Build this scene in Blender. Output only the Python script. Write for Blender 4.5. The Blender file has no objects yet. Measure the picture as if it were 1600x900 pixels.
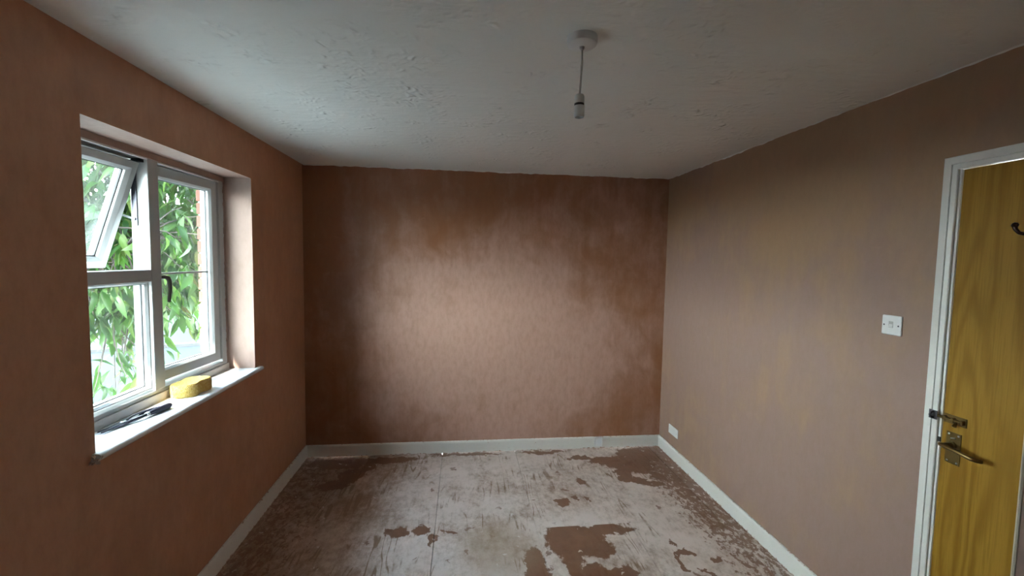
import bpy, bmesh, math, random
from mathutils import Vector, Matrix, noise as mnoise
random.seed(7)
SC = bpy.context.scene
COL = SC.collection

# ---------------------------------------------------------------- camera
cd = bpy.data.cameras.new('camera'); cam = bpy.data.objects.new('camera', cd); COL.objects.link(cam)
F_PX, YAW, PITCH, ROLL = 682.13, 0.1153, -0.0662, 0.0173
cd.sensor_fit = 'HORIZONTAL'; cd.sensor_width = 36.0; cd.lens = F_PX / 1600 * 36.0
cd.clip_start = 0.02; cd.clip_end = 400
cy_, sy_, cp_, sp_ = math.cos(YAW), math.sin(YAW), math.cos(PITCH), math.sin(PITCH)
fw = Vector((sy_*cp_, cy_*cp_, sp_)); rt = Vector((cy_, -sy_, 0)); up = rt.cross(fw)
cr_, sr_ = math.cos(ROLL), math.sin(ROLL)
rt2 = rt*cr_ + up*sr_; up2 = up*cr_ - rt*sr_
CAM = Vector((1.2464, 0.0, 1.6395))
M = Matrix((rt2, up2, -fw)).transposed().to_4x4(); M.translation = CAM
cam.matrix_world = M
SC.camera = cam

def project(p):
    v = Vector(p) - CAM; d = v.dot(fw)
    if d <= 0.05: return None
    return (800 + F_PX*v.dot(rt2)/d, 450 - F_PX*v.dot(up2)/d, d)

# ---------------------------------------------------------------- sky, sun, exposure
SKY_STRENGTH = 18.0
SUN_STRENGTH = 12.0
EXPOSURE = 1.45
wd = bpy.data.worlds.new('sky'); SC.world = wd; wd.use_nodes = True
wn = wd.node_tree; wn.nodes.clear()
wo = wn.nodes.new('ShaderNodeOutputWorld'); bg = wn.nodes.new('ShaderNodeBackground')
tc = wn.nodes.new('ShaderNodeTexCoord'); sx = wn.nodes.new('ShaderNodeSeparateXYZ')
rp = wn.nodes.new('ShaderNodeValToRGB')
rp.color_ramp.elements[0].position = 0.0; rp.color_ramp.elements[0].color = (0.86, 0.98, 1.0, 1)
rp.color_ramp.elements[1].position = 1.0; rp.color_ramp.elements[1].color = (0.46, 0.68, 0.95, 1)
re = rp.color_ramp.elements.new(0.4); re.color = (0.82, 0.96, 1.0, 1)
wn.links.new(tc.outputs['Generated'], sx.inputs[0]); wn.links.new(sx.outputs['Z'], rp.inputs[0])
wn.links.new(rp.outputs[0], bg.inputs['Color']); bg.inputs['Strength'].default_value = SKY_STRENGTH
wn.links.new(bg.outputs[0], wo.inputs['Surface'])

SUN_DIR = Vector((1.0, 2.2, -2.0)).normalized()
sl = bpy.data.lights.new('sun', 'SUN'); sl.energy = SUN_STRENGTH; sl.angle = 0.012; sl.color = (1.0, 0.95, 0.86)
sun = bpy.data.objects.new('sun', sl); COL.objects.link(sun)
sun.rotation_euler = SUN_DIR.to_track_quat('-Z', 'Y').to_euler(); sun.location = (-8, -6, 14)

vs = SC.view_settings
SC.display_settings.display_device = 'sRGB'
vs.view_transform = 'Standard'; vs.look = 'None'; vs.exposure = EXPOSURE; vs.gamma = 1.0; vs.use_curve_mapping = False
SC.cycles.max_bounces = 14; SC.cycles.diffuse_bounces = 8; SC.cycles.transparent_max_bounces = 16
SC.cycles.sample_clamp_indirect = 6.0

# ---------------------------------------------------------------- room numbers (metres; x right, y away from camera)
W, D, H = 3.013, 3.629, 2.35
YF = -1.0                        # wall behind the camera
WY0, WY1, WZ0, WZ1 = 1.615, 2.785, 0.95, 2.09      # window reveal
XF = -0.155                      # inner face of the window frame
BB = 0.098                       # baseboard height

# ---------------------------------------------------------------- node helpers
class NT:
    def __init__(s, name, principled=True):
        s.m = bpy.data.materials.new(name); s.m.use_nodes = True
        s.t = s.m.node_tree; s.t.nodes.clear()
        s.out = s.t.nodes.new('ShaderNodeOutputMaterial')
        if principled:
            s.p = s.t.nodes.new('ShaderNodeBsdfPrincipled'); s.t.links.new(s.p.outputs[0], s.out.inputs[0])
    def n(s, typ, props=None, **inp):
        nd = s.t.nodes.new(typ)
        for k, v in (props or {}).items(): setattr(nd, k, v)
        for k, v in inp.items():
            key = int(k[1:]) if k[0] == '_' else k.replace('_', ' ')
            s.set(nd.inputs[key], v)
        return nd
    def set(s, sock, v):
        if isinstance(v, bpy.types.NodeSocket): s.t.links.new(v, sock)
        else:
            if hasattr(sock.default_value, '__len__') and len(sock.default_value) == 4 and len(v) == 3: v = (*v, 1)
            sock.default_value = v
    def math(s, op, a, b=0.0, c=None, clamp=False):
        nd = s.t.nodes.new('ShaderNodeMath'); nd.operation = op; nd.use_clamp = clamp
        s.set(nd.inputs[0], a); s.set(nd.inputs[1], b)
        if c is not None: s.set(nd.inputs[2], c)
        return nd.outputs[0]
    def vmath(s, op, a, b=(0, 0, 0)):
        nd = s.t.nodes.new('ShaderNodeVectorMath'); nd.operation = op
        s.set(nd.inputs[0], a); s.set(nd.inputs[1], b)
        return nd.outputs['Value'] if op in ('LENGTH', 'DISTANCE', 'DOT_PRODUCT') else nd.outputs[0]
    def mix(s, f, a, b, blend='MIX'):
        nd = s.t.nodes.new('ShaderNodeMix'); nd.data_type = 'RGBA'; nd.blend_type = blend
        s.set(nd.inputs[0], f); s.set(nd.inputs[6], a); s.set(nd.inputs[7], b)
        return nd.outputs[2]
    def step(s, v, a, b, to0=0.0, to1=1.0):
        nd = s.t.nodes.new('ShaderNodeMapRange'); nd.interpolation_type = 'SMOOTHSTEP'
        s.set(nd.inputs['Value'], v); nd.inputs['From Min'].default_value = a; nd.inputs['From Max'].default_value = b
        nd.inputs['To Min'].default_value = to0; nd.inputs['To Max'].default_value = to1
        return nd.outputs[0]
    def pos(s): return s.n('ShaderNodeNewGeometry').outputs['Position']
    def scaled(s, vec, sc, loc=(0, 0, 0), rot=(0, 0, 0)):
        return s.n('ShaderNodeMapping', None, Vector=vec, Scale=sc, Location=loc, Rotation=rot).outputs[0]
    def noise(s, vec, scale, detail=4.0, rough=0.55, dist=0.0):
        return s.n('ShaderNodeTexNoise', None, Vector=vec, Scale=scale, Detail=detail, Roughness=rough, Distortion=dist).outputs[0]
    def noisec(s, vec, scale, detail=3.0):
        return s.n('ShaderNodeTexNoise', None, Vector=vec, Scale=scale, Detail=detail).outputs['Color']
    def bump(s, h, strength=0.3, dist=0.01, normal=None):
        nd = s.n('ShaderNodeBump', None, Height=h, Strength=strength, Distance=dist)
        if normal is not None: s.t.links.new(normal, nd.inputs['Normal'])
        return nd.outputs[0]
    def P(s, **k):
        for a, v in k.items(): s.set(s.p.inputs[a.replace('_', ' ')], v)
        return s.m

def flat(name, col, rough=0.5, metal=0.0, spec=0.5, var=0.06, bump=0.0, bscale=60):
    t = NT(name); p = t.pos()
    f = t.noise(p, 9.0, 3)
    dark = tuple(c*(1-2*var) for c in col)
    c = t.mix(f, col, dark)
    t.P(Base_Color=c, Roughness=rough, Metallic=metal, Specular_IOR_Level=spec)
    if bump: t.P(Normal=t.bump(t.noise(p, bscale, 4), bump, 0.002))
    return t.m

# ---------------------------------------------------------------- materials
def plaster(name, dry, damp, amount, seed, rough0=0.42, soft=0.22, patch=None, top=0.0):
    """skimmed gypsum plaster: trowel sweeps, vertical drying streaks, damp patches of their own shape"""
    t = NT(name); p = t.vmath('ADD', t.pos(), (seed*3.1, seed*1.7, seed*0.9))
    w = t.vmath('ADD', p, t.vmath('SCALE', t.noisec(p, 2.2)))
    w.node.inputs[1].links[0].from_node.inputs['Scale'].default_value = 0.35
    big = t.noise(w, 1.1, 5, 0.6)
    streak = t.noise(t.scaled(p, (9.0, 9.0, 0.7)), 1.0, 4, 0.6)
    mid = t.noise(t.scaled(w, (1.6, 1.6, 1.0)), 3.4, 5, 0.65)
    arcs = t.n('ShaderNodeTexWave', {'wave_type': 'RINGS', 'rings_direction': 'SPHERICAL'}, Vector=t.scaled(w, (1, 1, 1), (0.3, 0.2, -1.9)),
               Scale=2.2, Distortion=9.0, Detail=3.0, Detail_Scale=1.6).outputs[1]
    f = t.math('ADD', t.math('MULTIPLY', big, 0.55), t.math('MULTIPLY', streak, 0.2))
    f = t.math('ADD', f, t.math('MULTIPLY', mid, 0.25))
    f = t.math('ADD', f, t.math('MULTIPLY', arcs, 0.03))
    if top:      # the second tone takes over towards the top, with a ragged front
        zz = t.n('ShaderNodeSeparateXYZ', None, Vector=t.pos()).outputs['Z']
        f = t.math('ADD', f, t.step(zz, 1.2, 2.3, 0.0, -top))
    if patch:    # a big paler patch with a ragged outline
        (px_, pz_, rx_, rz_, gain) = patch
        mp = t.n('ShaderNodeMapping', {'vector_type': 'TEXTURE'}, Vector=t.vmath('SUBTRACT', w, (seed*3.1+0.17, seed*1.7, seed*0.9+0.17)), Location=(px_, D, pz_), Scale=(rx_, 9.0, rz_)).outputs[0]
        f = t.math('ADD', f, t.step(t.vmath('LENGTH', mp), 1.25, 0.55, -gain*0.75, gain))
    m = t.step(f, amount-soft/2, amount+soft/2)
    c = t.mix(m, damp, dry)
    fine = t.noise(t.scaled(p, (5, 5, 2.2)), 6.0, 6, 0.7)
    c = t.mix(t.step(fine, 0.35, 0.75, 0, 0.28), c, tuple(x*0.72 for x in damp))
    chalk = t.step(t.noise(w, 7.0, 6, 0.75), 0.60, 0.78, 0, 0.30)
    c = t.mix(chalk, c, tuple(min(1, x*1.25) for x in dry))
    h = t.math('ADD', t.math('MULTIPLY', t.noise(t.scaled(w, (4, 4, 1.4)), 2.0, 4), 0.6), t.math('MULTIPLY', fine, 0.22))
    h = t.math('ADD', h, t.math('MULTIPLY', arcs, 0.05))
    return t.P(Base_Color=c, Roughness=t.step(m, 0, 1, rough0, rough0+0.18), Specular_IOR_Level=0.45, Normal=t.bump(h, 0.28, 0.012))

DRY = (0.52, 0.325, 0.245); DAMP = (0.30, 0.155, 0.095)
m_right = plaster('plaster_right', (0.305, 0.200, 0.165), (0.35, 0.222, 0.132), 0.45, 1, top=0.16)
m_left = plaster('plaster_left', (0.53, 0.275, 0.165), (0.41, 0.185, 0.092), 0.49, 2)
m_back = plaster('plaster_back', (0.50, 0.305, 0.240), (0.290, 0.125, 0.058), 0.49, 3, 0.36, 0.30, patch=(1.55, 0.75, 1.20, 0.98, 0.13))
m_rev = plaster('plaster_reveal', (0.39, 0.265, 0.22), (0.32, 0.205, 0.155), 0.42, 4)

def ceiling_mat():
    t = NT('artex_paint'); p = t.pos()
    w = t.vmath('ADD', p, t.vmath('SCALE', t.noisec(p, 6.0)))
    w.node.inputs[1].links[0].from_node.inputs['Scale'].default_value = 0.12
    ridg = t.n('ShaderNodeTexNoise', {'noise_type': 'RIDGED_MULTIFRACTAL'}, Vector=w, Scale=26.0, Detail=3.0, Roughness=0.5).outputs[0]
    patch = t.step(t.noise(p, 4.2, 4, 0.6), 0.42, 0.70)
    h = t.math('ADD', t.math('MULTIPLY', t.math('MULTIPLY', ridg, patch), 0.95), t.math('MULTIPLY', t.noise(t.scaled(p, (1, 3, 1)), 9, 4), 0.25))
    h = t.math('ADD', h, t.math('MULTIPLY', t.noise(p, 90, 3), 0.03))
    c = t.mix(t.noise(p, 2.0, 4), (0.84, 0.845, 0.82), (0.75, 0.755, 0.73))
    return t.P(Base_Color=c, Roughness=0.62, Specular_IOR_Level=0.35, Normal=t.bump(h, 0.8, 0.020))
m_ceil = ceiling_mat()

def gloss_mat(name, col, chips=0.06):
    t = NT(name); p = t.pos()
    n1 = t.noise(p, 5.0, 4); n2 = t.noise(t.scaled(p, (1, 1, 1)), 55.0, 5, 0.75)
    c = t.mix(n1, col, tuple(x*0.9 for x in col))
    c = t.mix(t.step(n2, 0.70-chips, 0.74, 0, 0.8), c, (0.36, 0.23, 0.17))
    return t.P(Base_Color=c, Roughness=0.34, Normal=t.bump(t.noise(p, 30, 3), 0.08, 0.003))
m_gloss = gloss_mat('white_gloss_paint', (0.78, 0.78, 0.75), 0.0)

def skirting_mat():
    t = NT('skirting_paint'); p = t.pos(); z = t.n('ShaderNodeSeparateXYZ', None, Vector=p).outputs['Z']
    n2 = t.noise(p, 40.0, 5, 0.7)
    edge = t.math('ADD', t.step(z, 0.090, 0.102), t.step(z, 0.016, 0.0))
    smear = t.step(t.math('ADD', n2, t.math('MULTIPLY', edge, 0.16)), 0.66, 0.72)
    c = t.mix(t.noise(p, 4.0, 4), (0.76, 0.75, 0.71), (0.66, 0.645, 0.60))
    c = t.mix(smear, c, (0.40, 0.25, 0.18))
    return t.P(Base_Color=c, Roughness=0.38, Normal=t.bump(n2, 0.12, 0.003))
m_skirt = skirting_mat()

m_upvc = flat('white_upvc', (0.47, 0.485, 0.48), 0.3, var=0.03)
m_upvcd = flat('dusty_upvc', (0.60, 0.58, 0.55), 0.5, var=0.1)
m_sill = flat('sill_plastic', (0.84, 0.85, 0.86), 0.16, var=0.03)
m_gasket = flat('black_rubber', (0.02, 0.02, 0.022), 0.5)
m_plastic = flat('white_plastic', (0.78, 0.79, 0.80), 0.3, var=0.02)
m_plasticg = flat('grey_white_plastic', (0.62, 0.63, 0.62), 0.4, var=0.03)
m_gap = flat('rocker_shadow_gap', (0.42, 0.42, 0.42), 0.5)
m_black = flat('black_plastic', (0.018, 0.017, 0.018), 0.4)
m_steel = flat('steel', (0.52, 0.53, 0.55), 0.3, 1.0, var=0.1)
m_dsteel = flat('dark_steel', (0.11, 0.11, 0.13), 0.38, 0.9, var=0.2)
m_brass = flat('tarnished_brass', (0.24, 0.165, 0.065), 0.36, 1.0, var=0.25)
m_bronze = flat('dark_bronze', (0.07, 0.045, 0.035), 0.3, 0.85, var=0.2)
m_grip = flat('grip_rubber', (0.035, 0.028, 0.045), 0.55)
m_bead = flat('galvanised_bead', (0.72, 0.66, 0.55), 0.45, 0.2)
m_handle = flat('handle_metal', (0.10, 0.09, 0.085), 0.4, 0.6)
m_crumb = flat('plaster_crumb', (0.55, 0.42, 0.35), 0.8, var=0.25)

def glass_mat(name, haze=0.03, rough=0.0):
    t = NT(name, False)
    tr = t.n('ShaderNodeBsdfTransparent', None, Color=(0.965, 0.985, 0.98))
    gl = t.n('ShaderNodeBsdfGlossy', None, Color=(1, 1, 1), Roughness=0.02)
    bf = t.n('ShaderNodeNewGeometry').outputs['Backfacing']      # both faces of the sheet reflect alike
    fr = t.n('ShaderNodeFresnel', None, IOR=t.math('SUBTRACT', 1.5, t.math('MULTIPLY', bf, 1.5-1/1.5)))
    df = t.n('ShaderNodeBsdfTranslucent', None, Color=(0.9, 0.93, 0.92))
    dd = t.n('ShaderNodeBsdfDiffuse', None, Color=(0.9, 0.93, 0.92))
    a = t.n('ShaderNodeMixShader', None, _0=fr.outputs[0], _1=tr.outputs[0], _2=gl.outputs[0])
    b = t.n('ShaderNodeMixShader', None, _0=0.5, _1=df.outputs[0], _2=dd.outputs[0])
    dust = t.step(t.noise(t.pos(), 14.0, 5, 0.7), 0.3, 0.75, haze*0.5, haze*1.6)
    c = t.n('ShaderNodeMixShader', None, _0=dust, _1=a.outputs[0], _2=b.outputs[0])
    t.t.links.new(c.outputs[0], t.out.inputs[0])
    return t.m
m_glass = glass_mat('window_glass', 0.004)
m_glassh = glass_mat('dusty_window_glass', 0.02)

def wood_mat():
    t = NT('oak_veneer'); p = t.pos()
    q = t.scaled(p, (1.0, 1.0, 0.10))
    body = t.math('ADD', t.noise(t.scaled(p, (1, 1, 0.11), (0.3, 0.1, 0.4)), 4.5, 2, 0.4, 0.15), t.math('MULTIPLY', t.noise(t.scaled(p, (1, 1, 0.2)), 20, 3), 0.06))
    big = t.math('PINGPONG', t.math('MULTIPLY', body, 26.0), 1.0)
    fine = t.noise(t.scaled(p, (1, 1, 0.035)), 190.0, 4, 0.6)
    c = t.mix(t.step(big, 0.2, 1.0), (0.335, 0.183, 0.022), (0.235, 0.118, 0.011))
    c = t.mix(t.step(fine, 0.42, 0.68, 0, 0.55), c, (0.19, 0.095, 0.009))
    c = t.mix(t.step(t.noise(q, 5.0, 3), 0.3, 0.7, 0, 0.4), c, (0.37, 0.21, 0.030))
    return t.P(Base_Color=c, Roughness=0.45, Specular_IOR_Level=0.15, Normal=t.bump(fine, 0.12, 0.002))
m_oak = wood_mat()

def floor_mat(fx0, fx1):
    t = NT('plaster_dusted_board'); p = t.pos()
    xyz = t.n('ShaderNodeSeparateXYZ', None, Vector=p); X, Y = xyz.outputs[0], xyz.outputs[1]
    oi = t.n('ShaderNodeObjectInfo').outputs['Random']
    shift = t.n('ShaderNodeCombineXYZ', None, X=t.math('MULTIPLY', oi, 7.0), Y=t.math('MULTIPLY', oi, 13.0), Z=0.0).outputs[0]
    g = t.vmath('ADD', p, shift)
    cont = t.math('MULTIPLY', t.noise(t.scaled(g, (1, 0.13, 1)), 4.2, 3, 0.5, 0.25), 34.0)
    grain = t.math('PINGPONG', cont, 1.0)
    fib = t.noise(t.scaled(g, (60, 6, 1)), 1.0, 4, 0.6)
    blot = t.noise(p, 2.2, 6, 0.62)
    flk = t.noise(t.scaled(p, (1.0, 0.7, 1)), 26.0, 6, 0.75)
    dust_c = t.mix(t.noise(p, 3.5, 4), (0.77, 0.675, 0.63), (0.60, 0.50, 0.445))
    dust_c = t.mix(t.step(t.math('ADD', X, t.math('MULTIPLY', t.noise(p, 2.6, 4), 0.5)), 1.25, 0.45, 0, 0.75), dust_c, (0.50, 0.335, 0.235))     # dirtier, browner film toward the window side
    wood_c = t.mix(fib, (0.33, 0.225, 0.15), (0.20, 0.125, 0.078))
    # dust lies thinner toward the window side of the floor
    dm = t.math('ADD', t.math('MULTIPLY', blot, 0.9), t.step(X, 0.15, 1.1, -0.10, 0.10))
    dm = t.math('ADD', dm, t.math('MULTIPLY', flk, 0.75))
    dm = t.math('ADD', dm, t.math('MULTIPLY', t.math('SUBTRACT', t.noise(t.scaled(p, (1, 0.55, 1)), 7.5, 6, 0.75), 0.5), 0.55))
    dm = t.math('SUBTRACT', dm, t.math('MULTIPLY', t.step(grain, 0.62, 1.0), t.step(t.noise(g, 2.9, 4, 0.6), 0.48, 0.66, 0.02, 0.42)))
    dust = t.step(dm, 0.55, 1.08)
    c = t.mix(dust, wood_c, dust_c)
    # wet plaster stains, each with its own outline
    wv = t.vmath('SUBTRACT', t.noisec(p, 9.0, 5), (0.5, 0.5, 0.5))
    wv = t.vmath('MULTIPLY', wv, (0.15, 0.15, 0.0))
    q = t.vmath('ADD', p, wv)
    q = t.vmath('ADD', q, t.vmath('MULTIPLY', t.vmath('SUBTRACT', t.noisec(p, 38.0, 4), (0.5, 0.5, 0.5)), (0.05, 0.05, 0.0)))
    S = [(1.90, 2.40, .15, .17, .3), (2.04, 2.36, .09, .13, 0), (2.08, 2.47, .24, .055, 0), (1.86, 2.28, .05, .14, .2),
         (1.665, 2.19, .055, .19, 0), (1.95, 2.10, .12, .075, 0), (2.10, 2.11, .07, .06, 0), (2.02, 2.03, .15, .05, 0), (1.85, 2.12, .03, .1, .3),
         (.88, 2.555, .075, .05, 0), (1.02, 2.575, .055, .05, 0), (1.075, 2.46, .028, .07, 0), (1.19, 2.54, .05, .022, 0),
         (1.945, 2.79, .05, .04, 0), (2.05, 2.83, .02, .03, 0), (2.13, 2.82, .025, .02, 0), (2.13, 3.05, .035, .05, 0),
         (2.62, 3.31, .20, .17, 0), (2.45, 3.37, .17, .085, 0), (2.75, 3.45, .20, .15, 0), (2.25, 3.44, .075, .05, 0), (2.15, 3.42, .04, .03, 0), (2.50, 3.14, .06, .12, 0),
         (2.63, 3.02, .14, .05, -.5), (2.50, 3.05, .05, .03, 0), (2.75, 3.10, .05, .10, .4),
         (2.55, 2.06, .012, .05, 0.4), (2.64, 2.17, .035, .025, 0), (2.50, 2.30, .02, .04, .3),
         (.34, 3.14, .115, .065, .2), (.44, 3.30, .10, .13, -.5), (.30, 3.50, .26, .10, 0), (.62, 3.52, .30, .055, 0), (.53, 3.42, .06, .09, 0),
         (1.30, 3.58, .30, .025, 0), (1.95, 3.56, .2, .03, 0)]
    best = None
    for (a, b, ra, rb, th) in S:
        if a+max(ra, rb)*1.5+0.1 < fx0 or a-max(ra, rb)*1.5-0.1 > fx1: continue     # only what can reach this row of boards
        mp = t.n('ShaderNodeMapping', {'vector_type': 'TEXTURE'}, Vector=q, Location=(a, b, 0), Rotation=(0, 0, th), Scale=(ra, rb, 1.0)).outputs[0]
        l = t.vmath('LENGTH', mp)
        best = l if best is None else t.math('MINIMUM', best, l)
    # a broken ring left by a bucket
    if fx1 > 2.4:
      rv = t.vmath('LENGTH', t.vmath('MULTIPLY', t.vmath('SUBTRACT', q, (2.545, 2.14, 0)), (1, 1, 0)))
      ring = t.math('ABSOLUTE', t.math('SUBTRACT', rv, 0.10)); ring = t.math('DIVIDE', ring, 0.018)
      ring = t.math('ADD', ring, t.step(X, 2.56, 2.62, 0, 6)); ring = t.math('ADD', ring, t.step(Y, 2.10, 2.04, 0, 6))
      best = t.math('MINIMUM', best, ring)
    best = t.math('ADD', best, t.math('MULTIPLY', t.math('SUBTRACT', flk, 0.5), 0.9))
    stain = t.step(best, 1.08, 0.90)
    # board joint stops the big stain
    clip = t.math('MULTIPLY', t.step(Y, 2.530, 2.534), t.math('MULTIPLY', t.step(X, 1.71, 1.73), t.math('MULTIPLY', t.step(X, 2.36, 2.34), t.step(Y, 2.66, 2.65))))
    stain = t.math('MULTIPLY', stain, t.math('SUBTRACT', 1.0, clip))
    # flecked brown band of dropped plaster along the right baseboard
    bn = t.noise(t.scaled(p, (30, 20, 1), (0, 0, 0), (0, 0, 0.5)), 1.0, 5, 0.7)
    band = t.math('ADD', bn, t.step(X, 2.42, 2.88, -0.30, 0.09)); band = t.math('ADD', band, t.step(Y, 1.8, 3.3, -0.06, 0.04))
    band = t.step(band, 0.50, 0.56)
    bl = t.math('ADD', bn, t.step(X, 0.85, 0.10, -0.30, 0.04)); bl = t.step(bl, 0.50, 0.58, 0, 0.85)
    dots = t.n('ShaderNodeTexVoronoi', None, Vector=t.scaled(q, (1, .75, 1)), Scale=9.0).outputs['Distance']
    dots = t.math('MULTIPLY', t.step(dots, 0.15, 0.10), t.step(t.noise(p, 3.1, 4), 0.46, 0.52))
    allst = t.math('MAXIMUM', stain, t.math('MAXIMUM', t.math('MULTIPLY', band, 0.9), t.math('MAXIMUM', bl, t.math('MULTIPLY', dots, 0.8))))
    st_c = t.mix(t.noise(p, 11.0, 5, 0.7), (0.25, 0.110, 0.052), (0.12, 0.050, 0.024))
    c = t.mix(t.math('MULTIPLY', allst, 0.93), c, st_c)
    # yellowish scuffs and white specks
    sc = t.vmath('LENGTH', t.vmath('MULTIPLY', t.vmath('SUBTRACT', q, (1.47, 2.38, 0)), (4.2, 3.6, 0)))
    c = t.mix(t.step(sc, 1.3, 0.4, 0, 0.55), c, (0.36, 0.26, 0.17))
    sp = t.n('ShaderNodeTexVoronoi', None, Vector=q, Scale=20.0, Randomness=1.0)
    spk = t.math('MULTIPLY', t.step(sp.outputs['Distance'], 0.17, 0.10), t.step(t.noise(p, 6.0, 3), 0.50, 0.56))
    c = t.mix(t.math('MULTIPLY', spk, 0.85), c, (0.66, 0.61, 0.56))
    h = t.math('ADD', t.math('MULTIPLY', flk, 0.5), t.math('MULTIPLY', grain, -0.18))
    h = t.math('ADD', h, t.math('MULTIPLY', spk, 0.35)); h = t.math('ADD', h, t.math('MULTIPLY', allst, 0.15))
    return t.P(Base_Color=c, Roughness=t.math('SUBTRACT', 0.62, t.math('MULTIPLY', allst, 0.12)), Specular_IOR_Level=0.4, Normal=t.bump(h, 0.38, 0.006))
m_sub = flat('dark_joint', (0.06, 0.035, 0.022), 0.8)

def sponge_mat():
    t = NT('sponge_foam'); p = t.pos()
    v = t.n('ShaderNodeTexVoronoi', None, Vector=p, Scale=230.0).outputs['Distance']
    n = t.noise(p, 90.0, 5, 0.7)
    c = t.mix(t.step(n, 0.3, 0.7), (0.84, 0.64, 0.25), (0.68, 0.43, 0.09))
    c = t.mix(t.step(v, 0.28, 0.0, 0, 0.5), c, (0.35, 0.20, 0.03))
    t.P(Subsurface_Weight=0.25, Subsurface_Radius=(0.012, 0.008, 0.003), Subsurface_Scale=1.0)
    return t.P(Base_Color=c, Roughness=0.9, Specular_IOR_Level=0.1, Normal=t.bump(t.math('ADD', v, n), 0.7, 0.004))
m_sponge = sponge_mat()

def leaf_mat():
    t = NT('leaf', False); p = t.pos()
    g = t.n('ShaderNodeNewGeometry'); oi = t.n('ShaderNodeObjectInfo')
    r = t.math('FRACT', t.math('ADD', g.outputs['Random Per Island'], oi.outputs['Random']))
    ramp = t.n('ShaderNodeValToRGB', None, Fac=r)
    e = ramp.color_ramp.elements
    e[0].position = 0; e[0].color = (0.005, 0.022, 0.004, 1); e[1].position = 1; e[1].color = (0.055, 0.040, 0.012, 1)
    for pos_, col in ((0.35, (0.009, 0.036, 0.005, 1)), (0.7, (0.020, 0.056, 0.008, 1)), (0.9, (0.052, 0.092, 0.020, 1))):
        q = e.new(pos_); q.color = col
    d = t.n('ShaderNodeBsdfPrincipled', None, Base_Color=ramp.outputs[0], Roughness=0.42, Specular_IOR_Level=0.2)
    tr = t.n('ShaderNodeBsdfTranslucent', None, Color=t.mix(0.5, ramp.outputs[0], (0.05, 0.11, 0.010)))
    m = t.n('ShaderNodeMixShader', None, _0=0.32, _1=d.outputs[0], _2=tr.outputs[0])
    t.t.links.new(m.outputs[0], t.out.inputs[0])
    return t.m
m_leaf = leaf_mat()
m_bark = flat('bark', (0.035, 0.026, 0.020), 0.85, var=0.25, bump=0.5, bscale=40)
m_brick = flat('red_brick', (0.20, 0.065, 0.042), 0.85, var=0.22, bump=0.4, bscale=90)
m_mortar = flat('mortar', (0.34, 0.31, 0.27), 0.9, var=0.1, bump=0.3)
m_soffit = flat('soffit_board', (0.62, 0.62, 0.60), 0.5)
m_ground = flat('tarmac', (0.016, 0.020, 0.023), 0.85, spec=0.05, var=0.1, bump=0.2, bscale=20)
m_conc = flat('worn_tarmac', (0.021, 0.024, 0.026), 0.85, spec=0.05, var=0.08)
m_kerb = flat('kerb_stone', (0.036, 0.037, 0.037), 0.8, spec=0.05, var=0.08)

# ---------------------------------------------------------------- mesh helpers
def meta(o, label=None, cat=None, group=None, kind=None):
    if label: o['label'] = label
    if cat: o['category'] = cat
    if group: o['group'] = group
    if kind: o['kind'] = kind
    return o

def thing(name, loc, label, cat, group=None, kind=None):
    o = bpy.data.objects.new(name, None); COL.objects.link(o); o.location = loc; o.empty_display_size = 0.05
    return meta(o, label, cat, group, kind)

def rootloc(o):
    v = Vector((0, 0, 0))
    while o is not None: v = v + o.location; o = o.parent
    return v

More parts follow.
